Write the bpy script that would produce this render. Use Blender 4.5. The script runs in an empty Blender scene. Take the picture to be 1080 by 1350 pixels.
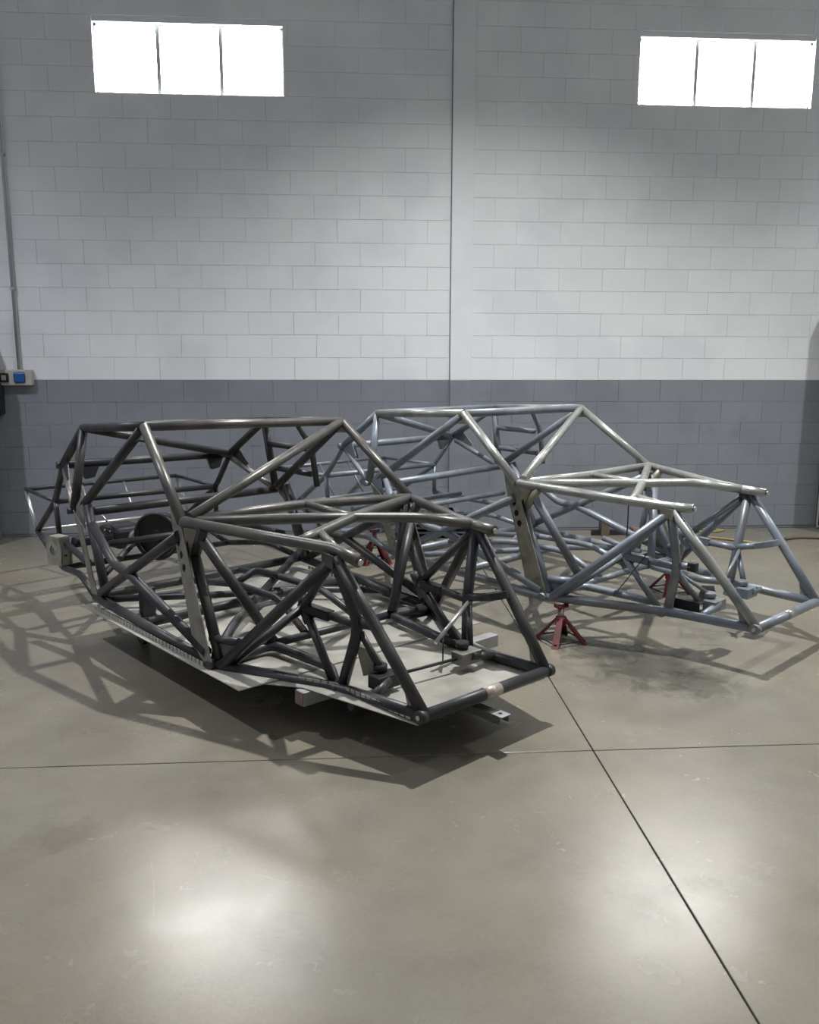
import bpy, bmesh, math, random
from mathutils import Vector, Matrix
random.seed(4)
S = bpy.context.scene
COL = S.collection

# ---------------------------------------------------------------- camera, world, lights, exposure
def look(yaw, pitch, roll):
    cy, sy, cp, sp, cr, sr = math.cos(yaw), math.sin(yaw), math.cos(pitch), math.sin(pitch), math.cos(roll), math.sin(roll)
    f = Vector((-sy, cy, 0)); r = Vector((cy, sy, 0)); u = Vector((0, 0, 1))
    f2 = f*cp - u*sp; u2 = u*cp + f*sp
    r3 = r*cr + u2*sr; u3 = u2*cr - r*sr
    return Matrix((r3, u3, -f2)).transposed().to_4x4()
cam = bpy.data.cameras.new('camera'); co = bpy.data.objects.new('camera', cam); COL.objects.link(co)
co.matrix_world = Matrix.Translation((0, 0, 1.72477)) @ look(-0.07049, 0.1892, 0.00306)
cam.sensor_fit = 'HORIZONTAL'; cam.sensor_width = 36; cam.lens = 36*1139.445/1080; cam.clip_end = 100
S.camera = co
w = bpy.data.worlds.new('world'); S.world = w; w.use_nodes = True
w.node_tree.nodes['Background'].inputs[0].default_value = (.75, .85, 1, 1)
w.node_tree.nodes['Background'].inputs[1].default_value = .6
S.view_settings.view_transform = 'Standard'; S.view_settings.look = 'None'
S.view_settings.gamma = 1; S.view_settings.use_curve_mapping = False; S.view_settings.exposure = .17

def lamp(loc, power, half, blend, size, col):
    l = bpy.data.lights.new('high_bay_lamp', 'SPOT'); l.energy = power; l.spot_size = math.radians(2*half)
    l.spot_blend = blend; l.shadow_soft_size = size; l.color = col
    o = bpy.data.objects.new('high_bay_lamp', l); o.location = loc; COL.objects.link(o); return o
LAMPS = [((1.2, 4.9, 5.6), 1250, 61, 1.0, .05, (1, .99, .96)),
         ((-4.2, 4.7, 5.6), 700, 60.5, 1.0, .06, (.90, .91, 1)),
         ((5.9, 4.9, 5.6), 860, 61, 1.0, .06, (1, 1, .97))]
for a in LAMPS: lamp(*a)
def area(name, loc, rot, sx, sy, power, col):
    l = bpy.data.lights.new(name, 'AREA'); l.shape = 'RECTANGLE'; l.size = sx; l.size_y = sy; l.energy = power; l.color = col
    o = bpy.data.objects.new(name, l); o.location = loc; o.rotation_euler = rot; COL.objects.link(o); return o
area('overhead_fill', (.5, .5, 6.2), (0, 0, 0), 7, 3, 28, (.95, .97, 1))  # soft ceiling fill added to lift the ambient light, no roof opening here

# ---------------------------------------------------------------- materials
def mat(name, base=(.5, .5, .5), rough=.5, metal=0.0, var=.15, scale=6.0, bump=0.0, bscale=40., tint=None, tscale=3., tlo=.5, thi=.62, spec=.5, rand=0.0):
    m = bpy.data.materials.new(name); m.use_nodes = True; nt = m.node_tree; N = nt.nodes; L = nt.links
    b = N['Principled BSDF']; b.inputs['Roughness'].default_value = rough; b.inputs['Metallic'].default_value = metal
    b.inputs['Specular IOR Level'].default_value = spec
    tc = N.new('ShaderNodeTexCoord'); geo = N.new('ShaderNodeNewGeometry')
    n1 = N.new('ShaderNodeTexNoise'); n1.inputs['Scale'].default_value = scale; n1.inputs['Detail'].default_value = 6; n1.inputs['Roughness'].default_value = .6
    L.new(geo.outputs['Position'], n1.inputs['Vector'])
    mr = N.new('ShaderNodeMapRange'); mr.inputs[1].default_value = .3; mr.inputs[2].default_value = .7
    mr.inputs[3].default_value = 1-var; mr.inputs[4].default_value = 1+var; L.new(n1.outputs['Fac'], mr.inputs[0])
    hs = N.new('ShaderNodeVectorMath'); hs.operation = 'SCALE'
    col = None
    if tint:
        n2 = N.new('ShaderNodeTexNoise'); n2.inputs['Scale'].default_value = tscale; n2.inputs['Detail'].default_value = 5
        L.new(geo.outputs['Position'], n2.inputs['Vector'])
        m2 = N.new('ShaderNodeMapRange'); m2.inputs[1].default_value = tlo; m2.inputs[2].default_value = thi; L.new(n2.outputs['Fac'], m2.inputs[0])
        mx = N.new('ShaderNodeMix'); mx.data_type = 'RGBA'; mx.inputs[6].default_value = (*base, 1); mx.inputs[7].default_value = (*tint, 1)
        L.new(m2.outputs[0], mx.inputs[0]); L.new(mx.outputs[2], hs.inputs[0])
    else: hs.inputs[0].default_value = base
    fac = mr.outputs[0]
    if rand:
        oi = N.new('ShaderNodeObjectInfo'); r2 = N.new('ShaderNodeMapRange'); r2.inputs[3].default_value = 1-rand; r2.inputs[4].default_value = 1+rand
        L.new(oi.outputs['Random'], r2.inputs[0]); mu = N.new('ShaderNodeMath'); mu.operation = 'MULTIPLY'
        L.new(fac, mu.inputs[0]); L.new(r2.outputs[0], mu.inputs[1]); fac = mu.outputs[0]
    L.new(fac, hs.inputs['Scale']); L.new(hs.outputs[0], b.inputs['Base Color'])
    if bump:
        n3 = N.new('ShaderNodeTexNoise'); n3.inputs['Scale'].default_value = bscale; n3.inputs['Detail'].default_value = 4
        L.new(geo.outputs['Position'], n3.inputs['Vector'])
        bp = N.new('ShaderNodeBump'); bp.inputs['Strength'].default_value = bump; bp.inputs['Distance'].default_value = .004
        L.new(n3.outputs['Fac'], bp.inputs['Height']); L.new(bp.outputs[0], b.inputs['Normal'])
    m.diffuse_color = (*base, 1)
    return m
def emis(name, col, strength):
    m = bpy.data.materials.new(name); m.use_nodes = True; b = m.node_tree.nodes['Principled BSDF']
    b.inputs['Base Color'].default_value = (.8, .8, .8, 1); b.inputs['Emission Color'].default_value = (*col, 1); b.inputs['Emission Strength'].default_value = strength
    return m
M = {}
M['white'] = mat('white_block_paint', (.745, .77, .80), .6, var=.035, scale=2.2, bump=.25, bscale=60, tint=(.685, .71, .745), tscale=1.3, rand=.018)
M['grey'] = mat('grey_block_paint', (.21, .227, .262), .5, var=.05, scale=3, bump=.25, bscale=60, tint=(.19, .205, .24), tscale=2, rand=.02)
M['mortar'] = mat('grey_paint_in_joints', (.70, .73, .765), .7, var=.05); M['mortar_low'] = mat('dark_paint_in_joints', (.18, .196, .228), .7, var=.05)
M['mortar_dark'] = mat('mortar_dark', (.13, .14, .165), .8, var=.05)
M['dark'] = mat('raw_dark_steel', (.034, .035, .040), .42, .3, var=.2, scale=9, tint=(.068, .065, .061), tscale=4, tlo=.5, thi=.7, bump=.08, bscale=120)
M['darkrail'] = mat('brushed_dark_steel', (.115, .111, .102), .38, .5, var=.18, scale=11, tint=(.09, .09, .09), tscale=5)
M['darkplate'] = mat('ground_dark_steel', (.25, .24, .22), .45, .6, var=.15, scale=14, tint=(.16, .155, .15), tscale=6)
M['black'] = mat('black_steel', (.025, .026, .03), .45, .3, var=.2)
M['silver'] = mat('bare_bright_steel', (.5, .5, .49), .3, .8, var=.15, scale=12)
M['blue'] = mat('pale_blue_grey_coated_steel', (.20, .228, .272), .4, .32, var=.16, scale=8, tint=(.185, .195, .205), tscale=5)
M['bare'] = mat('brushed_bare_steel', (.38, .39, .375), .32, .6, var=.18, scale=10, tint=(.32, .33, .31), tscale=7, tlo=.5, thi=.6)
M['legs'] = mat('dull_bare_steel', (.27, .285, .275), .4, .4, var=.15, scale=9, tint=(.2, .22, .24), tscale=4)
M['brass'] = mat('yellowish_bare_plate', (.30, .29, .235), .42, .5, var=.2, scale=14, tint=(.2, .2, .17), tscale=9)
M['sheet'] = mat('aluminium_sheet', (.38, .372, .335), .5, .35, var=.10, scale=5, tint=(.29, .28, .25), tscale=3)
M['red'] = mat('red_painted_steel', (.13, .009, .014), .45, .0, var=.2, scale=20, tint=(.1, .03, .03), tscale=12)
M['patch'] = mat('ground_pinkish_steel', (.42, .36, .31), .4, .4, var=.2, scale=60)
M['rust'] = mat('rusty_brown_steel', (.2, .14, .125), .75, .2, var=.25, scale=30)
M['beam'] = mat('galvanised_beam', (.35, .35, .36), .5, .4, var=.15, scale=14)
M['rubber'] = mat('black_rubber', (.03, .03, .03), .7, var=.1)
M['castor'] = mat('grey_castor', (.15, .15, .15), .6, .2, var=.1)
M['conduit'] = mat('grey_conduit', (.42, .44, .45), .45, .1, var=.05)
M['plastic'] = mat('beige_plastic', (.42, .41, .37), .5, var=.05)
M['bluep'] = mat('blue_plastic', (.01, .09, .32), .4, var=.05)
M['hose'] = mat('yellow_hose', (.3, .24, .1), .6, var=.2, scale=15)
M['ceiling'] = mat('ceiling_metal', (.3, .3, .3), .7, var=.05)
M['pane'] = emis('daylit_pane', (1, .985, .96), 38)
M['navy'] = mat('dark_navy_fabric', (.012, .015, .03), .8, var=.2)
M['brown'] = mat('brown_board', (.12, .085, .06), .8, var=.2)

def floor_mat():
    m = bpy.data.materials.new('polished_concrete'); m.use_nodes = True; nt = m.node_tree; N = nt.nodes; L = nt.links; b = N['Principled BSDF']
    geo = N.new('ShaderNodeNewGeometry')
    def noise(sc, det=6, ro=.6, vec=None, dist=0):
        n = N.new('ShaderNodeTexNoise'); n.inputs['Scale'].default_value = sc; n.inputs['Detail'].default_value = det; n.inputs['Roughness'].default_value = ro
        n.inputs['Distortion'].default_value = dist; L.new(vec or geo.outputs['Position'], n.inputs['Vector']); return n.outputs['Fac']
    def rng(x, a, c, lo, hi):
        r = N.new('ShaderNodeMapRange'); r.inputs[1].default_value = a; r.inputs[2].default_value = c; r.inputs[3].default_value = lo; r.inputs[4].default_value = hi
        L.new(x, r.inputs[0]); return r.outputs[0]
    def mul(a, c):
        r = N.new('ShaderNodeMath'); r.operation = 'MULTIPLY'; L.new(a, r.inputs[0]); L.new(c, r.inputs[1]); return r.outputs[0]
    v = rng(noise(1.1, 6, .55, dist=.6), .2, .8, .78, 1.18)
    v = mul(v, rng(noise(5, 6, .6), .2, .8, .90, 1.10))
    v = mul(v, rng(noise(60, 4, .7), .3, .7, .94, 1.05))
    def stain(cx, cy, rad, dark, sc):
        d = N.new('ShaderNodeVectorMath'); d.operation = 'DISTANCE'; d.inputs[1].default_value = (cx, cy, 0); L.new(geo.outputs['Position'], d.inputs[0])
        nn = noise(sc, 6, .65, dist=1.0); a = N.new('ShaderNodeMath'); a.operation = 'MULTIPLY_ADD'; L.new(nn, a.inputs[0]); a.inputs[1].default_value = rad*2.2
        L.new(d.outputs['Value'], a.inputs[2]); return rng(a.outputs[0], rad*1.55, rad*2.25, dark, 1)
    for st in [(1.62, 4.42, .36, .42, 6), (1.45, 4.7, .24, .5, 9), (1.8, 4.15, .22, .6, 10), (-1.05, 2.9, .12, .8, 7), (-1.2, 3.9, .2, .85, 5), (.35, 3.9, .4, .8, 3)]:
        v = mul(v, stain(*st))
    for cx, cy, rad, gx, gy in ((1.9, 3.4, 1.28, .95, 2.5), (.3, 1.2, 1.45, 1.0, 2.45), (-2.2, 2.2, 1.6, -.64, 2.57), (.6, 4.4, 2.0, -.2, 2.5)):
        d = N.new('ShaderNodeVectorMath'); d.operation = 'DISTANCE'; d.inputs[1].default_value = (cx, cy, 0); L.new(geo.outputs['Position'], d.inputs[0])
        a = N.new('ShaderNodeMath'); a.operation = 'SUBTRACT'; L.new(d.outputs['Value'], a.inputs[0]); a.inputs[1].default_value = rad
        a_ = N.new('ShaderNodeMath'); a_.operation = 'ABSOLUTE'; L.new(a.outputs[0], a_.inputs[0])
        d2 = N.new('ShaderNodeVectorMath'); d2.operation = 'DISTANCE'; d2.inputs[1].default_value = (gx, gy, 0); L.new(geo.outputs['Position'], d2.inputs[0])
        line = mul(rng(a_.outputs[0], .0, .004, .22, 0), rng(d2.outputs['Value'], .12, .3, 1, 0)); line = mul(line, rng(noise(18, 3), .4, .55, .2, 1))
        ad = N.new('ShaderNodeMath'); ad.operation = 'ADD'; L.new(v, ad.inputs[0]); L.new(line, ad.inputs[1]); v = ad.outputs[0]
    h = N.new('ShaderNodeVectorMath'); h.operation = 'SCALE'
    mx = N.new('ShaderNodeMix'); mx.data_type = 'RGBA'; mx.inputs[6].default_value = (.212, .194, .152, 1); mx.inputs[7].default_value = (.194, .182, .153, 1)
    L.new(rng(noise(.8, 3), .4, .6, 0, 1), mx.inputs[0]); L.new(mx.outputs[2], h.inputs[0]); L.new(v, h.inputs['Scale']); L.new(h.outputs[0], b.inputs['Base Color'])
    L.new(rng(noise(3, 5, .6), .2, .8, .20, .31), b.inputs['Roughness']); b.inputs['Specular IOR Level'].default_value = .5
    bp = N.new('ShaderNodeBump'); bp.inputs['Strength'].default_value = .12; bp.inputs['Distance'].default_value = .003; L.new(noise(45, 5, .7), bp.inputs['Height']); L.new(bp.outputs[0], b.inputs['Normal'])
    return m
M['floor'] = floor_mat()

# ---------------------------------------------------------------- helpers
def link(name, me, m, parent=None, smooth=False):
    o = bpy.data.objects.new(name, me); COL.objects.link(o)
    if m is not None and len(me.materials) == 0: me.materials.append(m)
    if parent: o.parent = parent
    if smooth:
        for p in me.polygons: p.use_smooth = len(p.vertices) == 4
    return o
def obj(name, bm, m, parent=None, smooth=False):
    bmesh.ops.recalc_face_normals(bm, faces=bm.faces[:])
    me = bpy.data.meshes.new(name); bm.to_mesh(me); bm.free()
    return link(name, me, m, parent, smooth)
def tag(o, label=None, cat=None, group=None, kind=None):
    for k, v in (('label', label), ('category', cat), ('group', group), ('kind', kind)):
        if v: o[k] = v
    return o
def empty(name, loc, rot=(0, 0, 0)):
    o = bpy.data.objects.new(name, None); o.location = loc; o.rotation_euler = rot; o.empty_display_size = .1; COL.objects.link(o); return o
def box(bm, lo, hi, bev=0):
    r = bmesh.ops.create_cube(bm, size=1)['verts']
    for v in r: v.co = Vector([lo[i] + (v.co[i]+.5)*(hi[i]-lo[i]) for i in range(3)])
    if bev:
        es = list({e for v in r for e in v.link_edges}); bmesh.ops.bevel(bm, geom=es, offset=bev, segments=2, affect='EDGES', profile=.5)
def bx(name, lo, hi, m, parent=None, bev=0):
    bm = bmesh.new(); box(bm, lo, hi, bev); return obj(name, bm, m, parent)
def sweep(bm, pts, r, n=14, cap=True, radii=None):
    pts = [Vector(p) for p in pts]; rings = []; ref = None
    for i, p in enumerate(pts):
        a = (pts[i]-pts[i-1]).normalized() if i else (pts[1]-pts[0]).normalized()
        c = (pts[i+1]-pts[i]).normalized() if i < len(pts)-1 else a
        t = (a+c).normalized(); k = 1/max(.5, t.dot(a))
        if ref is None:
            ref = t.cross(Vector((0, 0, 1)));
            if ref.length < .1: ref = t.cross(Vector((1, 0, 0)))
        ref = (ref - t*ref.dot(t)).normalized(); u = ref; v = t.cross(u); bend = (c-a)
        rr = radii[i] if radii else r; ring = []
        for j in range(n):
            d = u*math.cos(2*math.pi*j/n)+v*math.sin(2*math.pi*j/n)
            if bend.length > 1e-4:
                bn = bend.normalized(); d = d + bn*d.dot(bn)*(k-1)
            ring.append(bm.verts.new(p+d*rr))
        rings.append(ring)
    for A, B in zip(rings, rings[1:]):
        for j in range(n): bm.faces.new((A[j], A[(j+1) % n], B[(j+1) % n], B[j]))
    if cap:
        for R_ in (rings[0], rings[-1]): bm.faces.new(R_)
def smoothpath(pts, f=.25, k=4):
    pts = [Vector(p) for p in pts]
    if len(pts) < 3: return pts
    out = [pts[0]]
    for a, b, c in zip(pts, pts[1:], pts[2:]):
        d = min((b-a).length, (c-b).length)*f; p = b+(a-b).normalized()*d; q = b+(c-b).normalized()*d
        for i in range(k+1):
            t = i/k; out.append(p*(1-t)**2+b*2*t*(1-t)+q*t*t)
    out.append(pts[-1]); return out
def tube(name, pts, r, m, parent=None, label=None, n=14):
    bm = bmesh.new(); sweep(bm, smoothpath(pts), r, n); o = obj(name, bm, m, parent, True)
    if label: o['label'] = label
    return o
def plate(name, pts, th, m, parent=None, holes=(), label=None):
    """flat plate from a 3-D outline; holes = [(centre, radius)]"""
    pts = [Vector(p) for p in pts]; nrm = Vector((0, 0, 0)); c = sum(pts, Vector())/len(pts)
    for a, b in zip(pts, pts[1:]+pts[:1]): nrm += (a-c).cross(b-c)
    nrm.normalize(); u = (pts[1]-pts[0]).normalized(); v = nrm.cross(u)
    bm = bmesh.new(); es = []
    def loop(ps):
        vs = [bm.verts.new(p) for p in ps]; es.extend(bm.edges.new((vs[i], vs[(i+1) % len(vs)])) for i in range(len(vs)))
    loop([p - nrm*(p-c).dot(nrm) - nrm*th/2 for p in pts])
    for hc, hr in holes:
        hc = Vector(hc); hc = hc - nrm*(hc-c).dot(nrm) - nrm*th/2
        loop([hc+(u*math.cos(a)+v*math.sin(a))*hr for a in [2*math.pi*i/16 for i in range(16)]])
    bmesh.ops.triangle_fill(bm, edges=es, use_beauty=True, normal=nrm)
    g = bmesh.ops.extrude_face_region(bm, geom=bm.faces[:])
    for x in g['geom']:
        if isinstance(x, bmesh.types.BMVert): x.co += nrm*th
    o = obj(name, bm, m, parent)
    if label: o['label'] = label
    return o
def cyl(name, a, b, r, m, parent=None, n=18, label=None):
    bm = bmesh.new(); sweep(bm, [a, b], r, n); o = obj(name, bm, m, parent, True)
    if label: o['label'] = label
    return o
def V(*a): return Vector(a)
def lerp(a, b, t): return Vector(a)*(1-t)+Vector(b)*t

# ---------------------------------------------------------------- the room
D = 7.985; ZB = 1.423; XL, XR, YB, ZT = -6.0, 7.6, -3.0, 6.4
fl = bx('floor', (XL, YB, -.2), (XR, D+.2, -.02), M['mortar_dark']); tag(fl, kind='structure')
JX, JY, G = 1.048, 3.436, .003
for x0, x1 in ((XL, JX-G), (JX+G, XR)):
    for y0, y1 in ((YB, JY-G), (JY+G, D-.012)):
        bx('slab', (x0, y0, -.03), (x1, y1, 0), M['floor'], fl, .0025)
WIN = [(-2.10, -.526), (2.568, 4.142)]; WZ0, WZ1 = 3.8206, 4.3752
bm = bmesh.new()
xs = [XL, WIN[0][0], WIN[0][1], WIN[1][0], WIN[1][1], XR]
for i in range(5):
    if i in (1, 3): box(bm, (xs[i], D+.006, 0), (xs[i+1], D+.16, WZ0)); box(bm, (xs[i], D+.006, WZ1), (xs[i+1], D+.16, ZT))
    else: box(bm, (xs[i], D+.006, 0), (xs[i+1], D+.16, ZT))
wb = obj('wall_back', bm, M['mortar']); tag(wb, kind='structure')
wb.data.materials.append(M['mortar_low'])
bx('joint_band', (XL, D+.004, 0), (XR, D+.0065, ZB), M['mortar_low'], wb)
def block_mesh(wd, ht):
    g = .0010; e = .0013; bm = bmesh.new(); vs = []
    for y, k in ((.010, 0), (.0009, 0), (0, e)):
        vs.append([bm.verts.new((x, y, z)) for x, z in ((g+k, g+k), (wd-g-k, g+k), (wd-g-k, ht-g-k), (g+k, ht-g-k))])
    for A, B in zip(vs, vs[1:]):
        for j in range(4): bm.faces.new((A[j], A[(j+1) % 4], B[(j+1) % 4], B[j]))
    bm.faces.new(vs[-1]); bmesh.ops.recalc_face_normals(bm, faces=bm.faces[:])
    return bm
def bmesh_me(wd, ht, name):
    bm = block_mesh(wd, ht); me = bpy.data.meshes.new(name); bm.to_mesh(me); bm.free(); me.materials.append(M['white']); return me
full = bmesh_me(.4, .2, 'block'); bottom = bmesh_me(.4, .2, 'block')
stuff = {'white': bmesh.new(), 'grey': bmesh.new()}
def add_stuff(bm, x, z, wd, ht):
    s = block_mesh(wd, ht); me = bpy.data.meshes.new('t'); s.to_mesh(me); s.free(); n0 = len(bm.verts); bm.from_mesh(me); bpy.data.meshes.remove(me)
    bm.verts.ensure_lookup_table()
    for v in bm.verts[n0:]: v.co += Vector((x, D, z))
count = 0
PX0, PX1 = .93, 1.125
for k in range(-8, 25):
    z = ZB + .2*k; off = 0 if k % 2 == 0 else .2
    z0 = max(z, 0); ht = z+.2-z0
    if ht < .03: continue
    x = -2.083 + off - .4*10
    while x < XR:
        xx0, xx1 = max(x, XL), min(x+.4, XR)
        segs = [(xx0, xx1)]
        if z + .2 > WZ0+.01 and z < WZ1-.01:   # clip at the windows
            for a, b in WIN:
                ns = []
                for s in segs:
                    if s[1] <= a or s[0] >= b: ns.append(s); continue
                    if s[0] < a: ns.append((s[0], a))
                    if s[1] > b: ns.append((b, s[1]))
                segs = ns
        for s in segs:
            if s[1]-s[0] < .03: continue
            if s[0] >= PX0 and s[1] <= PX1: continue
            mk = 'grey' if k < 0 else 'white'
            if -3.45 < s[0] < 4.75 and k < 6 and ht > .19 and s[1]-s[0] > .39 and count < 290:
                o = bpy.data.objects.new('block', full); COL.objects.link(o); o.parent = wb; o.location = (s[0], D - random.uniform(0, .0012), z0)
                o.material_slots[0].link = 'OBJECT'; o.material_slots[0].material = M[mk]; count += 1
            else: add_stuff(stuff[mk], s[0], z0, s[1]-s[0], ht)
        x += .4
for mk in stuff:
    tag(obj('small_blocks', stuff[mk], M[mk], wb), kind='stuff')
bx('trim_1', (PX0, D-.028, 0), (PX1, D+.01, ZB), M['grey'], None, .004); tag(bpy.data.objects['trim_1'], kind='structure')
bx('trim_2', (PX0, D-.028, ZB), (PX1, D+.01, ZT), M['white'], None, .004); tag(bpy.data.objects['trim_2'], kind='structure')
tag(bx('trim_3', (PX0-.008, D-.003, 0), (PX0+.004, D+.01, ZT), M['mortar_low'], None), kind='structure')
for nm, lo, hi in (('wall_left', (XL-.15, YB, 0), (XL, D+.2, ZT)), ('wall_right', (XR, YB, 0), (XR+.15, D+.2, ZT)), ('wall_front', (XL, YB-.15, 0), (XR, YB, ZT))):
    tag(bx(nm, lo, hi, M['white']), kind='structure')
tag(bx('ceiling', (XL-.15, YB-.15, ZT), (XR+.15, D+.2, ZT+.1), M['ceiling']), kind='structure')
for i, (a, b) in enumerate(WIN):
    we = empty('window_%d' % (i+1), (a, D, WZ0)); tag(we, kind='structure'); W_, H_ = b-a, WZ1-WZ0
    bm = bmesh.new(); t = .018
    for lo, hi in (((0, .05, 0), (t, .09, H_)), ((W_-t, .05, 0), (W_, .09, H_)), ((0, .05, 0), (W_, .09, t)), ((0, .05, H_-t), (W_, .09, H_))): box(bm, lo, hi)
    obj('window_frame', bm, M['white'], we)
    for k in (1, 2): bx('mullion', (W_*k/3-.016, .045, 0), (W_*k/3+.016, .09, H_), M['conduit'], we)
    for k in range(3): bx('pane', (W_*k/3+.006, .07, .006), (W_*(k+1)/3-.006, .075, H_-.006), M['pane'], we)

# ---------------------------------------------------------------- the two tubular frames
N1 = {'RR_n': (-1.626, -0.635, 1.001), 'RR_f': (-1.624, 0.634, 0.996), 'RF_n': (-0.771, -0.646, 1.065), 'RF_f': (-0.761, 0.653, 1.04), 'H_n': (-1.624, -0.719, 0.506), 'H_f': (-1.622, 0.717, 0.502), 'M_n': (-2.06, -0.612, 0.732), 'M_f': (-2.057, 0.606, 0.725), 'T_n': (-2.268, -0.601, 0.466), 'T_f': (-2.266, 0.602, 0.459), 'U_n': (-2.9, -0.583, 0.471), 'U_f': (-2.887, 0.588, 0.475), 'WB_n': (-0.223, -0.729, 0.645), 'WB_f': (-0.213, 0.74, 0.616), 'E_n': (0.335, -0.318, 0.627), 'E_f': (0.332, 0.324, 0.624), 'EA_n': (0.413, -0.495, 0.617), 'EA_f': (0.411, 0.498, 0.614), 'EB_n': (0.61, -0.433, 0.611), 'EB_f': (0.607, 0.432, 0.613), 'FJ_n': (0.625, -0.453, 0.58), 'FJ_f': (0.613, 0.438, 0.601), 'FT_n': (0.764, -0.426, 0.581), 'FT_f': (0.755, 0.422, 0.606), 'FB_n': (1.137, -0.386, 0.003), 'FB_f': (1.136, 0.384, 0.006), 'G_n': (0.607, -0.401, -0.037), 'G_f': (0.608, 0.397, -0.022), 'RKF_n': (0.007, -0.713, -0.012), 'RKF_f': (0.0, 0.717, 0.0), 'RKR_n': (-1.331, -0.73, 0.031), 'RKR_f': (-1.336, 0.73, 0.051), 'LK_n': (0.654, -0.338, 0.257), 'LK_f': (0.652, 0.349, 0.253), 'N_n': (0.279, -0.373, 0.266), 'N_f': (0.284, 0.369, 0.258), 'J': (0.173, 0.003, 0.639), 'Q': (-0.23, -0.006, 0.656)}
N2 = {'RR_n': (-1.624, -0.633, 0.998), 'RR_f': (-1.624, 0.634, 0.996), 'RF_n': (-0.766, -0.646, 1.047), 'RF_f': (-0.774, 0.637, 1.034), 'H_n': (-1.619, -0.715, 0.5), 'H_f': (-1.622, 0.717, 0.502), 'M_n': (-2.05, -0.603, 0.726), 'M_f': (-2.058, 0.605, 0.729), 'T_n': (-2.27, -0.601, 0.475), 'T_f': (-2.269, 0.601, 0.467), 'U_n': (-2.895, -0.578, 0.472), 'U_f': (-2.909, 0.564, 0.471), 'WB_n': (-0.234, -0.736, 0.662), 'WB_f': (-0.233, 0.726, 0.648), 'E_n': (0.329, -0.33, 0.607), 'E_f': (0.332, 0.324, 0.63), 'EA_n': (0.408, -0.503, 0.609), 'EA_f': (0.411, 0.498, 0.614), 'EB_n': (0.612, -0.433, 0.598), 'EB_f': (0.61, 0.433, 0.608), 'FJ_n': (0.631, -0.447, 0.577), 'FJ_f': (0.639, 0.464, 0.59), 'FT_n': (0.756, -0.429, 0.604), 'FT_f': (0.767, 0.434, 0.604), 'FB_n': (1.138, -0.384, 0.007), 'FB_f': (1.138, 0.385, 0.004), 'G_n': (0.615, -0.388, -0.016), 'G_f': (0.596, 0.394, 0.011), 'RKF_n': (-0.013, -0.73, 0.004), 'RKF_f': (0.0, 0.717, 0.0), 'RKR_n': (-1.332, -0.73, 0.035), 'RKR_f': (-1.332, 0.73, 0.035), 'LK_n': (0.641, -0.357, 0.243), 'LK_f': (0.65, 0.346, 0.25), 'N_n': (0.291, -0.364, 0.253), 'N_f': (0.284, 0.369, 0.258), 'J': (0.169, -0.002, 0.638), 'Q': (-0.217, 0.006, 0.648)}

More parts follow.
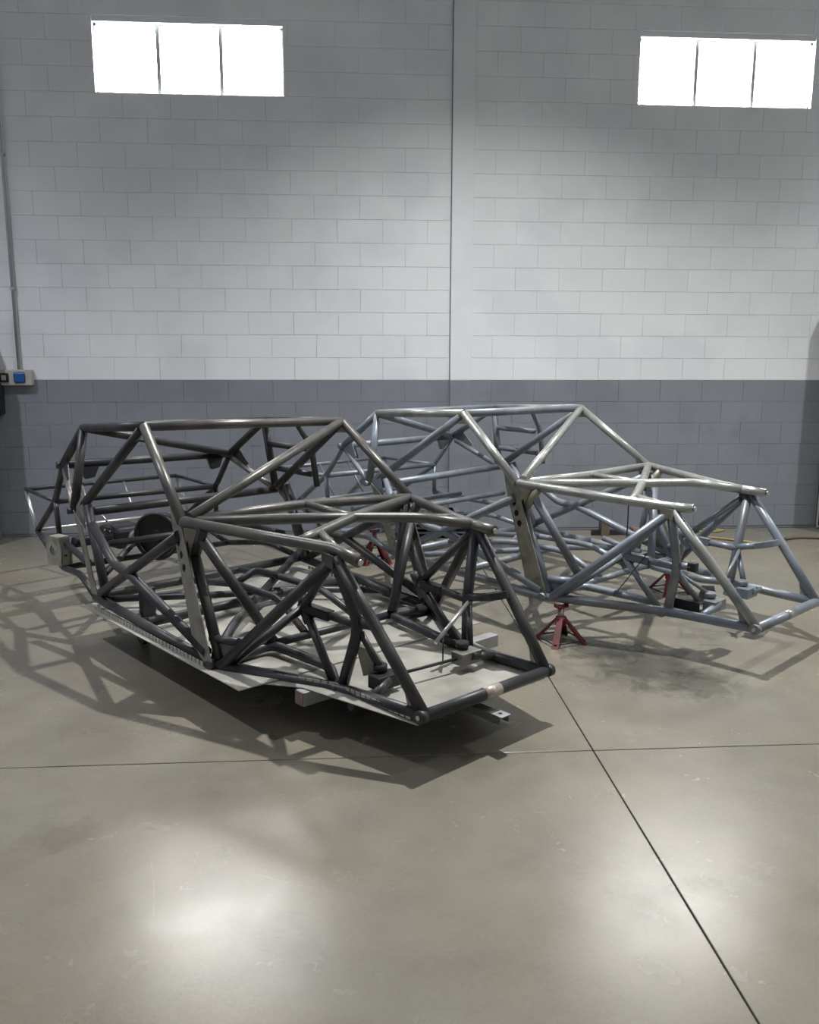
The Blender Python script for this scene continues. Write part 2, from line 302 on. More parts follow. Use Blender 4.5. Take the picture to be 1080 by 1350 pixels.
P1 = (-0.0979, 4.4098, 0.239, -0.91, -0.0052, -0.0133)
P2 = (1.7208, 5.363, 0.2505, -0.8835, -0.0009, -0.0094)
def pose(P):
    y, p, r = P[3:]
    return Matrix.Translation(P[:3]) @ Matrix.Rotation(y, 4, 'Z') @ Matrix.Rotation(p, 4, 'Y') @ Matrix.Rotation(r, 4, 'X')
EX = dict(XC=(-1.022, -.735, .282), XD=(-.828, -.735, .268), XH=(-1.338, -.73, .462), XS=(-1.236, -.735, .08), XP=(-.249, -.735, .574), XF=(-.027, -.725, .039),
          L=(-2.68, -.59, .204), D=(-2.258, -.59, .218), W=(-2.431, -.6, .111), V=(-2.137, -.62, .04), K=(.012, -.389, .016))
RA, RB, RC_ = .0265, .0205, .0135     # main, secondary, thin tube radii
def chassis(P, T, tube_m, rail_m, plate_m, gus_m, label, first):
    root = empty('tubular_chassis', (0, 0, 0)); root.matrix_world = pose(P)
    tag(root, label, 'race car frame', 'tubular race car frames')
    for k, (x, y, z) in EX.items(): T[k+'_n'] = (x, y, z); T[k+'_f'] = (x, -y, z)
    g = lambda k: Vector(T[k]); leg_m = tube_m if first else M['legs']
    def tb(name, pts, r=RA, m=tube_m, label=None):
        return tube(name, [g(p) if isinstance(p, str) else Vector(p) for p in pts], r, m, root, label)
    for s, sg in (('_n', -1), ('_f', 1)):
        o = '_f' if s == '_n' else '_n'
        q = lambda k: g(k+s)
        def mir(x, y, z): return V(x, sg*y, z)
        tb('roof_rail', [q('RR'), q('RF')], m=rail_m if not first else tube_m)
        tb('hoop_upright', [q('RR'), q('H')])
        tb('roof_brace', [lerp(q('RF'), q('H'), .03), q('H')+mir(.06, -.03, .03)], RA)
        ap = tb('windscreen_pillar', [q('RF'), q('WB')], m=rail_m)
        tb('front_rail', [q('WB'), q('EA'), q('EB'), q('FT')], m=rail_m)
        cyl('rail_end_plug', q('FT'), q('FT')+(q('FT')-q('EB')).normalized()*.012, .014, M['silver'], root)
        # sill pillar: drilled flat plate outside, tube behind
        wbx = q('WB')
        A0 = lerp(q('RF'), q('WB'), .78); pl = [A0+mir(.0, 0, 0), wbx+mir(-.01, .01, 0), q('RKF')+mir(.03, .0, .02), q('RKF')+mir(-.04, .0, .0),
              mir(-.135, .725, .055), mir(-.225, .735, .34), mir(-.315, .738, .60)]
        def onp(x, z):      # a point of the pillar plate plane
            return mir(x, .735, z)
        plate('pillar_plate', [V(p.x, sg*(.737 if p.z < .7 else .72), p.z) for p in pl], .005, plate_m, root,
              [(onp(-.258, .540), .020), (onp(-.233, .480), .020), (onp(-.208, .420), .020)], 'flat plate with three drilled holes')
        g0 = lerp(q('WB'), q('EA'), .20); g1 = q('WB')+mir(.01, -.055, -.175)
        tb('pillar_brace', [g0+V(0, 0, -.01), g1], RA, plate_m if not first else tube_m)
        plate('pillar_gusset', [q('WB')+V(.02, 0, -.02), g0, g1, q('WB')+V(.03, 0, -.16)], .004, plate_m, root)
        tb('pillar_tube', [g1+V(-.005, 0, .02), q('RKF')+mir(.02, -.028, .02)], RA)
        plate('hole_shade_plate', [mir(-.295, .722, .60), mir(-.20, .722, .60), mir(-.15, .722, .37), mir(-.235, .722, .37)], .004, M['black'], root)  # black sheet put behind the drilled holes to paint the shade inside them
        tb('inner_brace', [lerp(g0, g1, .35), q('K')+V(.02, 0, .02)], RA)
        tb('toe_tube', [mir(-.04, .69, .10), mir(.14, .65, .115)], RB)
        plate('toe_plate', [mir(-.02, .69, .10), mir(.12, .65, .115), mir(.07, .675, .02), mir(.0, .69, .01)], .004, plate_m if first else tube_m, root)
        # sill and door
        tb('sill_tube', [q('RKR'), q('RKF')], RA)
        tb('floor_rail', [q('RKF'), q('G'), q('FB')], RA)
        cyl('tube_end_cap', q('G')+mir(-.01, .0, 0), q('G')+mir(-.02, .045, -.005), .026, tube_m, root)
        cyl('tube_end_cap', q('RKF')+mir(0, -.02, 0), q('RKF')+mir(.01, .035, 0), .024, tube_m, root)
        tb('door_bar', [q('XH'), q('XC'), q('XD'), q('XF')], RA)
        tb('door_bar', [q('XS'), lerp(q('XS'), q('XP'), .5), q('XP')], RA)
        plate('hoop_plate', [q('H')+mir(.04, .02, .01), q('H')+mir(.15, .02, -.06), q('RKR')+mir(.06, .01, .0), q('RKR')+mir(-.02, .01, .0)], .005, plate_m, root)
        tb('hoop_tube', [q('H')+mir(.16, -.02, .05), q('RKR')+mir(.10, -.02, .03)], RA)
        plate('hoop_gusset', [q('H')+mir(-.0, 0, 0), lerp(q('H'), q('RR'), .17)+mir(.10, 0, .02), q('H')+mir(.16, 0, -.09)], .005, gus_m, root)
        cyl('tube_end_cap', q('H')+mir(0, -.01, 0), q('H')+mir(-.01, .04, 0), .02, tube_m, root)
        d0 = lerp(q('RF'), q('H'), .22); d1 = lerp(q('RF'), q('WB'), .16)
        plate('roof_gusset', [q('RF'), d0, lerp(d0, d1, .5)+V(0, 0, .02), d1], .004, plate_m, root)
        # rear bay
        tb('rear_stay', [q('RR'), q('M')], RA)
        tb('rear_stay', [q('M')+V(.03, 0, -.03), q('H')], RB, gus_m if not first else M['darkplate'])
        a = lerp(q('M'), q('RR'), .22); b = lerp(q('M'), q('H'), .35)
        plate('shock_mount_gusset', [q('M'), a, b+mir(.05, 0, .02), b], .008, tube_m, root)
        cyl('tube_end_cap', q('M')+mir(0, -.01, 0), q('M')+mir(-.02, .035, 0), .022, tube_m, root)
        tb('rear_down_tube', [q('M'), q('T'), q('L')], RB)
        tb('rear_side_rail', [q('T'), q('U')], RC_)
        tb('rear_post', [q('U'), q('L')+V(-.02, 0, 0)], RC_, M['silver'] if first else gus_m)
        tb('rear_post', [q('T'), q('D')], RC_+.004)
        tb('rear_lower_rail', [q('L'), q('W'), q('V')], RB)
        tb('rear_lower_rail', [q('V'), q('RKR')+V(-.35, -sg*.05, .06), q('RKR')], RB)
        tb('rear_lower_rail', [q('D'), q('RKR')+V(-.3, -sg*.06, .16), q('H')+V(.12, -sg*.02, -.30)], RB)
        # nose legs
        tb('front_leg', [q('FJ'), q('LK'), q('G')], RA, leg_m if s == '_n' else tube_m)
        tb('nose_leg', [q('FJ')+V(.01, 0, 0), lerp(q('FJ'), q('FB'), .5)+V(.0, 0, .015), q('FB')], RA, leg_m if s == '_n' else tube_m)
        tb('long_brace', [q('RKF')+mir(.05, -.02, .0), q('FJ')+V(-.01, 0, -.01)], RA)
        tb('lower_brace', [q('RKF')+mir(.07, -.04, .0), q('N')], RB)
        tb('lower_brace', [q('N'), q('FJ')+V(-.02, 0, -.02)], RB)
        tb('node_leg', [q('N'), q('G')+V(-.06, 0, .01)], RB)
        tb('floor_inner_rail', [q('RKF')+mir(.04, -.03, 0), q('K'), mir(.443, .345, .008), q('G')+V(-.04, 0, 0)], RA-.002)
        # channel and tube between node and leg
        n0, n1 = q('N')+V(.02, 0, .0), lerp(q('N'), q('LK'), .5)
        bm = bmesh.new(); dv = (n1-n0); ln = dv.length; box(bm, (0, -.022, -.022), (ln, .022, -.016)); box(bm, (0, -.022, .016), (ln, .022, .022)); box(bm, (0, -.022, -.022), (ln, -.016, .022))
        ch = obj('node_channel', bm, tube_m if not first else M['black'], root); ch.location = n0; ch.rotation_euler = dv.to_track_quat('X', 'Z').to_euler()
        tb('node_arm', [n1-dv*.15, q('LK')], RB)
        cyl('node_stub', q('N')+V(-.02, 0, -.01), q('N')+V(-.035, -sg*.02, .055), .021, tube_m, root)
        plate('node_plate', [q('N')+V(-.05, 0, 0), q('N')+mir(.0, .0, -.09), q('N')+mir(.09, -.02, -.02), q('N')+V(.02, 0, .05)], .006, M['black'] if first else gus_m, root)
        if s == '_f':
            e1 = mir(.892, .38, .323)
            tb('steering_arm', [q('LK')+V(0, 0, .01), lerp(q('LK'), e1, .45)], RB)
            a = lerp(q('LK'), e1, .42); d = (e1-a); u = d.normalized(); v = V(-u.y, u.x, 0)*.03
            plate('arm_bracket', [a+v*.6, a-v*.6, a+d*.45-v*1.25, a+d*.85-v*1.2, e1-v*.4, e1+v*.4, a+d*.85+v*1.0, a+d*.45+v*1.1], .034, gus_m if not first else M['black'], root, [(a+d*.4, .010)])
        else:
            e1 = q('LK')+V(.09, .0, .02); tb('steering_arm', [q('LK')+V(0, 0, .01), e1], RB)
            if not first:
                cb = bmesh.new(); box(cb, (.62, -.335, .0), (.78, -.33, .055)); box(cb, (.62, -.335, .0), (.78, -.275, .005)); box(cb, (.62, -.335, .05), (.78, -.275, .055)); obj('pick_up_channel', cb, M['black'], root)
                bm = bmesh.new(); box(bm, (-.02, -.02, -.025), (.03, .02, .025), .003); k = obj('bump_stop', bm, M['black'], root); k.location = e1
        # nose gussets and lower suspension pick-up
        f1 = lerp(q('FB'), q('FJ'), .24); f2 = lerp(q('FB'), q('G'), .17)
        plate('nose_gusset', [q('FB'), f1, lerp(f1, f2, .5)+V(.0, 0, -.0), f2], .008, gus_m, root)
        pb = mir(.74, .28, .03) if (first and s == '_n') else mir(.78, .20, .04)
        bm = bmesh.new(); box(bm, (-.038, -.065, -.03), (.038, .065, .03), .003); k = obj('pick_up_box', bm, gus_m if not first else (M['darkplate'] if s == '_f' else M['black']), root); k.location = pb+V(.02, 0, -.01)
        if not (first and s == '_n'): plate('pick_up_plate', [pb+V(-.11, -sg*.03, -.05), pb+V(-.09, -sg*.05, .07), pb+V(-.04, -sg*.10, .07), pb+V(-.02, -sg*.12, -.03)], .006, gus_m if not first else M['black'], root)
        tb('pick_up_tube', [lerp(q('G'), q('FB'), .38), pb+V(.05, 0, 0)], RB)
        lt = q('LK')+V(.01, 0, -.03); l2 = mir(.745, .28, .05)
        tb('inner_leg', [lt, l2], RB*.8)
        if first: plate('leg_gusset', [lerp(lt, l2, .45), l2, lerp(l2, lerp(q('LK'), q('G'), .85), .5), lerp(lt, lerp(q('LK'), q('G'), .5), .5)], .004, plate_m if first else gus_m, root)
        tb('pick_up_strut', [lt+V(.01, 0, .03), pb+mir(-.07, -.12, .06)] if s == '_f' else [lt, pb+V(.0, -sg*.03, .02)], RC_-.003, M['silver'] if first else gus_m)
        cyl('pick_up_bush', pb+V(-.01, 0, .03), pb+V(-.01, 0, .055), .032, M['black'] if first else gus_m, root)
        # saddle where the legs meet the rail
        plate('saddle_plate', [q('FJ')+mir(-.05, .03, -.03), q('FJ')+mir(.03, .03, -.045), q('FJ')+mir(.03, .03, .015), q('FJ')+mir(-.05, .03, .02)], .005, tube_m if first else plate_m, root)
        # brackets under the shock tower bar
        y0 = sg*.46
        plate('belt_bracket', [V(q('M').x+.02, y0-.05, q('M').z-.02), V(q('M').x+.02, y0+.07, q('M').z-.02), V(q('M').x+.02, y0+.04, q('M').z-.09), V(q('M').x+.02, y0-.02, q('M').z-.10)], .03, M['black'] if first else gus_m, root)
    # cowl: two long diagonals crossing in the middle, a bowed bar behind
    tb('cowl_diagonal', ['WB_n', 'J', 'E_f', 'EB_f'], m=rail_m); tb('cowl_diagonal', ['WB_f', 'J', 'E_n', 'EA_n'], m=rail_m)
    tb('cowl_brace', ['E_f', 'EA_f'], RB, rail_m); tb('cowl_brace', ['E_n', 'EB_n'], RB, rail_m)
    tb('cowl_bar', ['WB_n', 'Q', 'WB_f'], m=rail_m); tb('cowl_brace', ['Q', 'J'], RB, rail_m)
    tb('windscreen_diagonal', ['RF_f', g('WB_n')+V(.02, .03, .02)], m=rail_m)
    tb('roof_bar', ['RF_n', 'RF_f'], m=rail_m if first else tube_m); tb('roof_bar', ['RR_n', 'RR_f'])
    tb('roof_bar', ['RR_n', 'M_f']); tb('shock_tower_bar', ['M_n', 'M_f']); tb('hoop_bar', [g('H_n')+V(.1, .05, 0), 'H_f'])
    tb('rear_cross_tube', ['T_n', 'T_f'], RB); tb('rear_cross_tube', ['U_n', 'U_f'], RC_+.002)
    lb = 'bright bare tube' if first else None
    tb('rear_cross_tube', ['L_n', 'L_f'], RC_+.002, M['silver'] if first else gus_m, lb)
    for y in (-.18, .14): tb('rear_post', [lerp(g('U_n'), g('U_f'), (y+.58)/1.16), lerp(g('L_n'), g('L_f'), (y+.58)/1.16)], RC_-.004, M['silver'] if first else gus_m)
    tb('nose_crossbar', ['FB_n', 'FB_f'], RA, tube_m)
    m0, m1 = lerp(g('FB_n'), g('FB_f'), .45), lerp(g('FB_n'), g('FB_f'), .58)
    cyl('ground_patch', m0, m1, RA+.0015, M['patch'] if first else M['bare'], root, label='bright ground patch on the crossbar')
    for a in ('FB_n', 'FB_f'):
        sg = -1 if a[-1] == 'n' else 1
        cyl('tube_end_cap', g(a), g(a)+V(0, sg*.035, 0), RA+.002, tube_m, root); cyl('end_plug', g(a)+V(0, sg*.034, 0), g(a)+V(0, sg*.04, 0), .010, M['silver'], root)
    # far door bars standing out from the hoop
    tb('door_guard_bar', [(-1.25, .64, 1.01), (-1.24, .76, .83), (-1.235, .80, .56)], RB)
    tb('door_guard_bar', [(-1.60, .65, .832), (-1.29, .765, .815)], RB); tb('door_guard_bar', [(-1.60, .68, .665), (-1.28, .785, .64)], RB)
    # floor
    tb('floor_cross_tube', ['RKF_n', 'K_n'], RA); tb('floor_cross_tube', ['K_n', 'K_f'], RB); tb('floor_cross_tube', ['K_f', 'RKF_f'], RA)
    tb('floor_cross_tube', ['RKR_n', 'RKR_f'], RA); tb('rear_cross_tube', ['V_n', 'V_f'], RB)
    tb('floor_cross_tube', [(-.706, -.70, .02), (-.715, .1, .03), (-.70, .71, .03)], RA)
    tb('floor_diagonal', [(-1.25, -.70, .03), (-.85, -.10, .04), (-.70, .25, .04), (-.35, .69, .03)], RB)
    tb('floor_diagonal', [(-1.30, .71, .12), (-.32, -.40, .05), (-.02, -.68, .02)], RA-.002)
    tb('tunnel_tube', [(-1.30, -.20, .05), (-.75, -.14, .13), (-.30, -.14, .14), (.01, -.18, .03)], RB)
    tb('tunnel_tube', [(-1.30, .22, .05), (-.75, .15, .13), (-.30, .15, .14), (.01, .18, .03)], RB)
    tb('tunnel_hoop', [(-.75, -.14, .13), (-.75, .0, .19), (-.75, .15, .13)], RB)
    tb('rear_bulkhead_tube', [(-1.50, -.66, .30), (-1.52, .66, .30)], RB)
    tb('rear_bulkhead_tube', [(-1.95, -.60, .25), (-1.95, .60, .25)], RB)
    tb('rear_bulkhead_tube', [(-1.38, -.65, .15), (-2.0, -.1, .25), (-2.6, .5, .22)], RB)
    tb('footwell_tube', [(-.13, .62, .60), (-.23, .638, .03)], RB)
    if first: tb('pick_up_link', [(.76, -.27, .03), (.80, .20, .03)], .008, M['black'])
    tb('footwell_tube', [(-.48, .573, .10), (-.34, .58, .07), (-.18, .60, .04)], RB)
    bx('heel_plate', (-.27, .56, .03), (-.15, .68, .036), gus_m if not first else M['darkplate'], root)
    if first: pass
    return root
c1 = chassis(P1, N1, M['dark'], M['darkrail'], M['darkplate'], M['darkplate'], 'dark raw steel tubular car frame on a wheeled sheet-metal dolly, nearest the camera', True)
c2 = chassis(P2, N2, M['blue'], M['bare'], M['brass'], M['blue'], 'pale blue-grey and bare steel tubular car frame propped on red jack stands, by the wall', False)

# floor pans of the dark frame (riveted sheet, wider than the rails)
sz = -.030
def sheet(name, pts, parent, m, th=.004):
    return plate(name, [V(x, y, z) for x, y, z in pts], th, m, parent)
sheet('floor_pan', [(-1.42, -.79, sz), (.345, -.775, sz), (.345, .775, sz), (-1.42, .79, sz)], c1, M['sheet'])
sheet('nose_pan', [(.30, -.66, sz-.006), (.486, -.53, sz-.006), (1.12, -.41, sz-.006), (1.12, .40, sz-.006), (.486, .53, sz-.006), (.30, .66, sz-.006)], c1, M['sheet'])
for sg in (-1, 1):          # perforated joining strips along the rails
    for a, b, n in (((-1.30, .762), (-.02, .748), 34), ((.05, .70), (.60, .43), 16), ((.66, .425), (1.08, .408), 12)):
        for i in range(n):
            p, q_ = lerp((*a, 0), (*b, 0), (i+.1)/n), lerp((*a, 0), (*b, 0), (i+.88)/n)
            p.y *= sg; q_.y *= sg; d = V(0, 0, .026)
            plate('rail_strip', [p+V(0, 0, sz+.003), q_+V(0, 0, sz+.003), q_+d+V(0, 0, sz), p+d+V(0, 0, sz)], .003, M['sheet'], c1)

# things lying in the dark frame's rear bay
mw = pose(P1)
def place(o, loc, rot=(0, 0, 0)):
    sc = Matrix.Diagonal((*o.scale, 1)); o.matrix_world = mw @ Matrix.Translation(loc) @ Matrix.Rotation(rot[2], 4, 'Z') @ Matrix.Rotation(rot[1], 4, 'Y') @ Matrix.Rotation(rot[0], 4, 'X') @ sc
dr = empty('wheel_drum', (0, 0, 0)); tag(dr, 'large round black drum standing in the rear bay of the dark frame', 'drum')
bm = bmesh.new(); sweep(bm, [(0, -.02, 0), (0, .06, 0)], .145, 36); obj('drum_body', bm, M['black'], dr, True)
bm = bmesh.new(); sweep(bm, [V(.148*math.cos(a), -.04, .148*math.sin(a)) for a in [2*math.pi*i/36 for i in range(37)]], .012, 8, False); obj('drum_rim', bm, M['rubber'], dr, True)
cyl('hub', (0, -.045, 0), (0, -.01, 0), .04, M['black'], dr)
place(dr, (-1.666, -.16, .275), (0, 0, .62))
db = empty('rear_axle_housing', (0, 0, 0)); tag(db, 'black rear axle housing with pale bolts lying in the dark frame', 'axle housing')
bm = bmesh.new(); box(bm, (-.13, -.12, -.07), (.13, .12, .07), .025); obj('housing', bm, M['black'], db)
bm = bmesh.new(); sweep(bm, [(0, .10, 0), (0, .42, 0)], .035, 16); sweep(bm, [(0, -.10, 0), (0, -.36, 0)], .035, 16); obj('axle_tube', bm, M['black'], db, True)
for i in range(6):
    a = i*math.pi/3; cyl('bolt', (.07*math.cos(a), -.125, .05*math.sin(a)), (.07*math.cos(a), -.112, .05*math.sin(a)), .008, M['silver'], db, 8)
cyl('prop_flange', (.13, 0, 0), (.17, 0, 0), .05, M['castor'], db)
place(db, (-2.03, -.24, .23), (0, 0, .1))
rd = cyl('gas_strut', (0, 0, 0), (.0, .10, -.13), .006, M['silver']); tag(rd, 'thin bright rod leaning on the black axle housing', 'rod'); place(rd, (-1.96, -.42, .40))
st = empty('seat_mount', (0, 0, 0)); tag(st, 'short black upright bracket on the floor of the dark frame behind the near door bars', 'bracket')
bm = bmesh.new(); box(bm, (-.025, -.04, 0), (.025, .04, .17), .004); obj('upright', bm, M['black'], st)
bm = bmesh.new(); box(bm, (-.06, -.05, 0), (.05, .05, .008)); obj('foot', bm, M['black'], st)
bm = bmesh.new(); box(bm, (-.16, .02, .0), (-.06, .05, .14), .01); obj('side_plate', bm, M['navy'], st)
cyl('bolt', (.0, -.055, .01), (.0, -.04, .02), .012, M['silver'], st, 10)
place(st, (-.93, -.60, -.02))
hb = empty('hub_bracket', (0, 0, 0)); tag(hb, 'pale boxy hub bracket with round opening at the rear near corner of the dark frame', 'bracket')
plate('side_cheek', [(-.10, 0, -.13), (.10, 0, -.13), (.11, 0, .02), (.07, 0, .12), (-.06, 0, .13), (-.11, 0, .04)], .012, M['brass'], hb, [((0, 0, 0), .055)])
bm = bmesh.new(); box(bm, (.07, -.0, -.13), (.085, .10, .12), .003); box(bm, (-.07, 0, .115), (.08, .10, .13), .003); obj('outer_band', bm, M['sheet'], hb)
plate('side_cheek', [(-.10, .10, -.13), (.10, .10, -.13), (.11, .10, .02), (.07, .10, .12), (-.06, .10, .13), (-.11, .10, .04)], .012, M['brass'], hb, [((0, .1, 0), .055)])
cyl('bolt', (.09, .05, -.04), (.097, .05, -.04), .010, M['black'], hb, 10); cyl('bolt', (.09, .05, .06), (.097, .05, .06), .010, M['black'], hb, 10)
hb.scale = (.74, .74, .74); place(hb, (-2.12, -.68, .165), (0, 0, .25))

# dolly
dl = empty('steel_dolly', (0, 0, 0)); dl.matrix_world = pose((P1[0], P1[1], 0, *P1[3:]))
tag(dl, 'low steel dolly on small grey castors under the dark frame', 'dolly')
bt = .198
def beam(x, y0, y1):
    o = bx('cross_beam', (x-.032, y0, bt-.066), (x+.032, y1, bt), M['beam'], dl, .003)
    bx('beam_end', (x-.030, y0-.004, bt-.064), (x+.030, y0, bt-.002), M['rust'], o); o['label'] = 'square beam with a rusty cut end'
beam(.50, -.56, .72); beam(-1.12, -.60, .60)
bm = bmesh.new(); box(bm, (-1.2, -.03, bt-.072), (1.225, .03, bt-.067)); box(bm, (-1.2, -.03, bt-.067), (1.225, -.025, bt-.04)); box(bm, (-1.2, .025, bt-.067), (1.225, .03, bt-.04))
for v in bm.verts: v.co.z = bt-.04-(v.co.z-(bt-.072))
o = plate('channel_end', [(1.16, -.03, bt-.036), (1.235, -.03, bt-.036), (1.235, .03, bt-.036), (1.16, .03, bt-.036)], .004, M['beam'], dl, [((1.20, 0, bt-.036), .010)])
obj('centre_channel', bm, M['castor'], dl)
for x, y in ((-1.12, -.55), (-1.12, .52), (.50, -.25), (.50, .45)):
    z1 = bt-.066; zo = -(dl.matrix_world @ V(x, y, 0)).z; zc = .052+zo
    c = bx('castor_fork', (x-.03, y-.025, .06), (x+.03, y-.02, z1), M['castor'], dl); bx('fork_side', (x-.03, y+.02, .06), (x+.03, y+.025, z1), M['castor'], c)
    bx('fork_top', (x-.035, y-.03, z1-.006), (x+.035, y+.03, z1), M['castor'], c)
    cyl('castor_wheel', (x, y-.018, zc), (x, y+.018, zc), .052, M['rubber'], dl, 24); cyl('wheel_hub', (x, y-.022, zc), (x, y+.022, zc), .022, M['castor'], c, 16)

# jack stands
def stand(loc, h, rz, label, base=.115):
    r = empty('jack_stand', loc, (0, 0, rz)); tag(r, label, 'jack stand', 'red jack stands under the pale frame')
    zt = h-.075
    for i in range(4):
        a = math.pi/4+i*math.pi/2; c, s = math.cos(a), math.sin(a); b = Vector((c*base*1.35, s*base*1.35, 0)); t = Vector((c*.02, s*.02, zt)); n = Vector((-s, c, 0))*.021
        bm = bmesh.new()
        for pts in ([b+n, b-n, t-n*.8, t+n*.8],):
            d = Vector((c, s, 0))*.005; vs = [bm.verts.new(p+d*k) for k in (0, 1) for p in pts]
            for f in ((0, 1, 2, 3), (4, 5, 6, 7), (0, 1, 5, 4), (1, 2, 6, 5), (2, 3, 7, 6), (3, 0, 4, 7)): bm.faces.new([vs[j] for j in f])
        for sgn in (-1, 1):
            e = n*sgn; f = Vector((-c, -s, 0))*.022; vs = [bm.verts.new(p) for p in (b+e, b+e+f, t+e*.8+f*.5, t+e*.8)]; v2 = [bm.verts.new(v.co - e*.25) for v in vs]; al = vs+v2
            for q in ((0, 1, 2, 3), (4, 5, 6, 7), (0, 1, 5, 4), (1, 2, 6, 5), (2, 3, 7, 6), (3, 0, 4, 7)): bm.faces.new([al[j] for j in q])
        obj('leg', bm, M['red'], r)
    cyl('collar', (0, 0, zt-.05), (0, 0, zt+.005), .032, M['red'], r, 8); cyl('post', (0, 0, zt-.05), (0, 0, h-.012), .018, M['rust'], r, 12)
    bm = bmesh.new(); box(bm, (-.035, -.022, h-.014), (.035, .022, h-.006)); box(bm, (-.038, -.022, h-.014), (-.032, .022, h+.006)); box(bm, (.032, -.022, h-.014), (.038, .022, h+.006)); obj('saddle', bm, M['red'], r)
    q = [(base*.93*math.cos(math.pi/4+i*math.pi/2)*1.35, base*.93*math.sin(math.pi/4+i*math.pi/2)*1.35, .022) for i in range(5)]
    for i in range(4): cyl('base_rod', q[i], q[i+1], .005, M['black'], r, 8)
stand((1.245, 4.845, 0), .226, .35, 'red steel jack stand under the near front corner of the pale frame')
stand((2.28, 5.84, 0), .224, .3, 'red jack stand seen between the nose legs of the pale frame')
stand((.20, 6.84, 0), .265, .2, 'red jack stand under the rear of the pale frame, half hidden behind the dark frame')

# cords hanging on the pale frame
W2 = pose(P2)
def cord(pts, label, cat='cord', r=.0035, m='rubber', name='cord'):
    bm = bmesh.new(); sweep(bm, smoothpath(pts, .4, 5), r, 6); o = obj(name, bm, M[m]); tag(o, label, cat); return o
a = W2 @ V(.40, -.515, .60); b = W2 @ V(.37, -.47, .34)
cord([a, lerp(a, b, .5)+V(.004, 0, 0), b], 'thin black cord hanging from the near top rail of the pale frame')
a = W2 @ V(.47, -.40, .30); b = W2 @ V(.30, -.46, .02)
cord([a, b], 'thin black cord slanting down to the lower rail of the pale frame')
a = W2 @ V(.84, .40, .60)
cord([W2 @ V(.60, .43, .585), W2 @ V(.61, .43, .53), W2 @ V(.64, .43, .53), W2 @ V(.645, .43, .585)], 'small black loop of wire under the far top rail of the pale frame', 'wire', .006, name='wire_loop')

# ---------------------------------------------------------------- wall fittings and floor clutter
sb = empty('socket_box', (-2.935, D-.006, 1.445)); tag(sb, 'beige double socket box with blue socket on the wall at left', 'socket box')
bx('box_body', (-.145, -.06, -.068), (.15, .0, .068), M['plastic'], sb, .006)
o = bx('blue_socket', (-.0, -.075, -.045), (.095, -.058, .045), M['bluep'], sb, .012); o['label'] = 'blue rounded socket cover'
bx('black_socket', (-.125, -.072, -.04), (-.045, -.058, .04), M['black'], sb, .006); bx('socket_insert', (-.105, -.076, -.022), (-.065, -.071, .022), M['conduit'], sb, .002)
o = cyl('conduit_pipe', (-2.90, D-.03, 1.512), (-2.90, D-.03, ZT), .013, M['conduit']); tag(o, 'grey conduit pipe running up the wall from the blue socket box', 'conduit')
for z in (2.2, 3.3, 4.4):
    bx('pipe_clip', (-2.92, D-.046, z), (-2.88, D-.0, z+.02), M['conduit'], o)
bag = empty('hanging_bag', (-3.10, D, 0)); tag(bag, 'black bag hanging at the left edge below the socket box', 'bag')
bm = bmesh.new(); box(bm, (-.03, -.10, 1.12), (.055, -.01, 1.40), .02); obj('bag_body', bm, M['navy'], bag)
bm = bmesh.new(); sweep(bm, smoothpath([(-.0, -.08, 1.38), (.0, -.09, 1.58), (.035, -.09, 1.48), (.03, -.08, 1.38)], .4), .012, 8); obj('bag_strap', bm, M['black'], bag, True)
cab = empty('shadow_cabinet', (-3.5, 7.65, 0)); tag(cab, 'unseen cabinet-shaped block added beyond the left edge to cast the shadow under the socket box', 'shadow caster')  # out-of-view shadow caster, added for the left wall shadow; cabinet form is invented
bx('shadow_cabinet_body', (-.35, -.25, 0), (.35, .25, 2.0), M['castor'], cab, .01)
for a, b in ((-.34, -.003), (.003, .34)):
    k = bx('shadow_cabinet_door', (a, -.265, .05), (b, -.25, 1.96), M['castor'], cab, .004); bx('caster_handle', (a+.28 if a < 0 else a+.03, -.28, .95), (a+.30 if a < 0 else a+.05, -.265, 1.1), M['conduit'], k)
rk = empty('shadow_locker', (4.60, 7.60, 0)); tag(rk, 'unseen locker-shaped block added beyond the right edge to cast the shadow on the wall', 'locker')  # added out of view and sized for its shadow at the right; locker form invented
bx('shadow_locker_body', (0, -.17, 0), (.8, .19, 2.48), M['castor'], rk, .01)
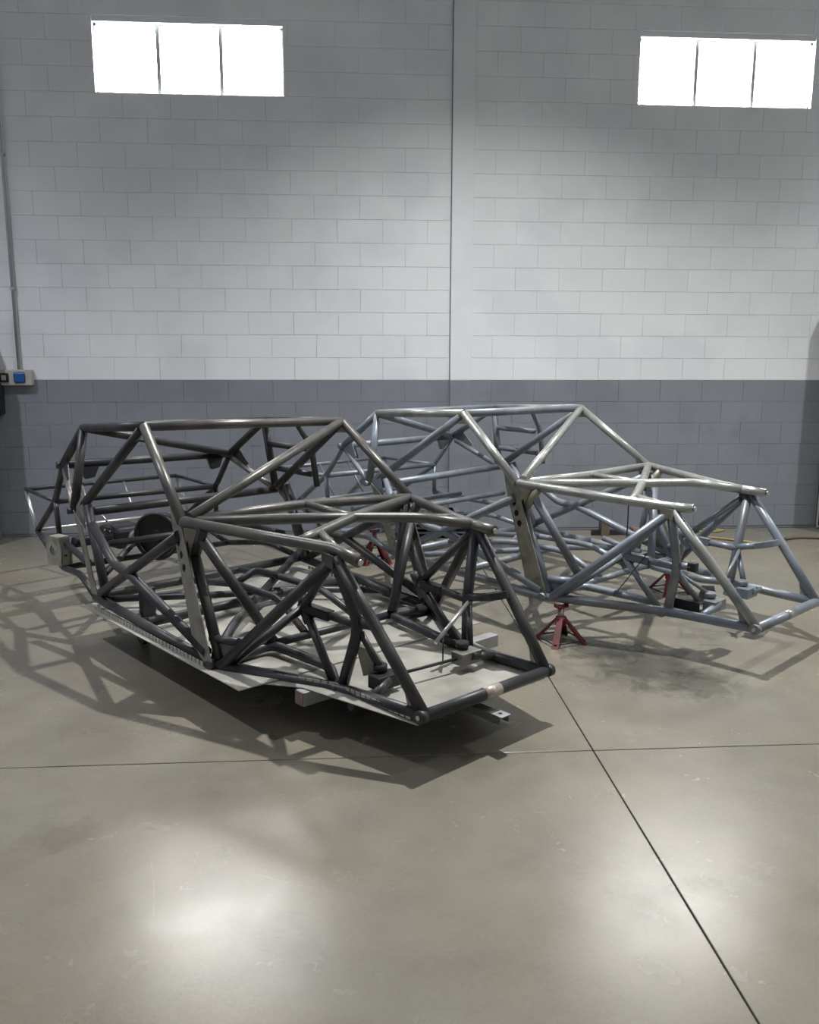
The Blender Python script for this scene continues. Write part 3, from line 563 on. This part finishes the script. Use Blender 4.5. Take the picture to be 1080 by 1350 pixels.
for a in (.02, .41):
    k = bx('shadow_locker_door', (a, -.185, .05), (a+.37, -.17, 2.44), M['castor'], rk, .004); bx('caster_handle', (a+.3, -.2, 1.2), (a+.32, -.185, 1.35), M['conduit'], k)
lc = empty('kick_board', (4.50, 7.90, 0)); tag(lc, 'black board with pale edges leaning at the foot of the wall, right edge', 'board')
bx('board_panel', (0, -.012, .02), (.3, .012, .68), M['black'], lc, .004)
for z in (.02, .33, .66): bx('edge_strip', (-.004, -.018, z), (.3, -.012, z+.02), M['conduit'], lc)
bx('edge_strip', (-.004, -.02, .02), (.012, -.012, .68), M['conduit'], lc)
def hose(pts, label, r=.010, m='hose'):
    bm = bmesh.new(); sweep(bm, smoothpath([(x, y, r) for x, y in pts], .45, 5), r, 8); o = obj('floor_hose', bm, M[m], None, True); tag(o, label, 'hose')
hose([(3.02, 7.55), (3.2, 7.3), (3.55, 7.12), (3.75, 7.2), (3.45, 7.45), (3.0, 7.75)], 'yellow hose looped on the floor behind the nose of the pale frame')
hose([(3.2, 7.82), (3.45, 7.78), (3.6, 7.86), (3.3, 7.92), (3.15, 7.87)], 'small coil of yellow hose at the foot of the wall')
hose([(3.95, 7.42), (4.1, 7.5), (4.3, 7.45), (4.55, 7.52)], 'short brown hose on the floor near the right edge', .014, 'brown')
t = empty('floor_clamp', (2.35, 7.75, 0)); tag(t, 'small dark clamp and board offcuts on the floor by the wall behind the pale frame', 'clamp')
bx('clamp_bar', (-.1, -.02, 0), (.5, .02, .05), M['black'], t, .004); bx('clamp_jaw', (-.02, -.05, 0), (.06, .05, .14), M['brown'], t, .006); bx('clamp_pad', (.28, -.06, 0), (.4, .06, .07), M['rust'], t, .01)
ss = empty('sheet_stack', (.72, 7.80, 0)); tag(ss, 'low stack of blue-grey metal sheets lying along the foot of the wall', 'sheet stack')
for i in range(5): bx('metal_sheet', (-.3+i*.03, -.14, .05+i*.045), (.45-i*.04, .12, .065+i*.045), M['blue'], ss)
for x in (-.2, .2): bx('batten', (x, -.13, 0), (x+.04, .11, .245), M['castor'], ss)
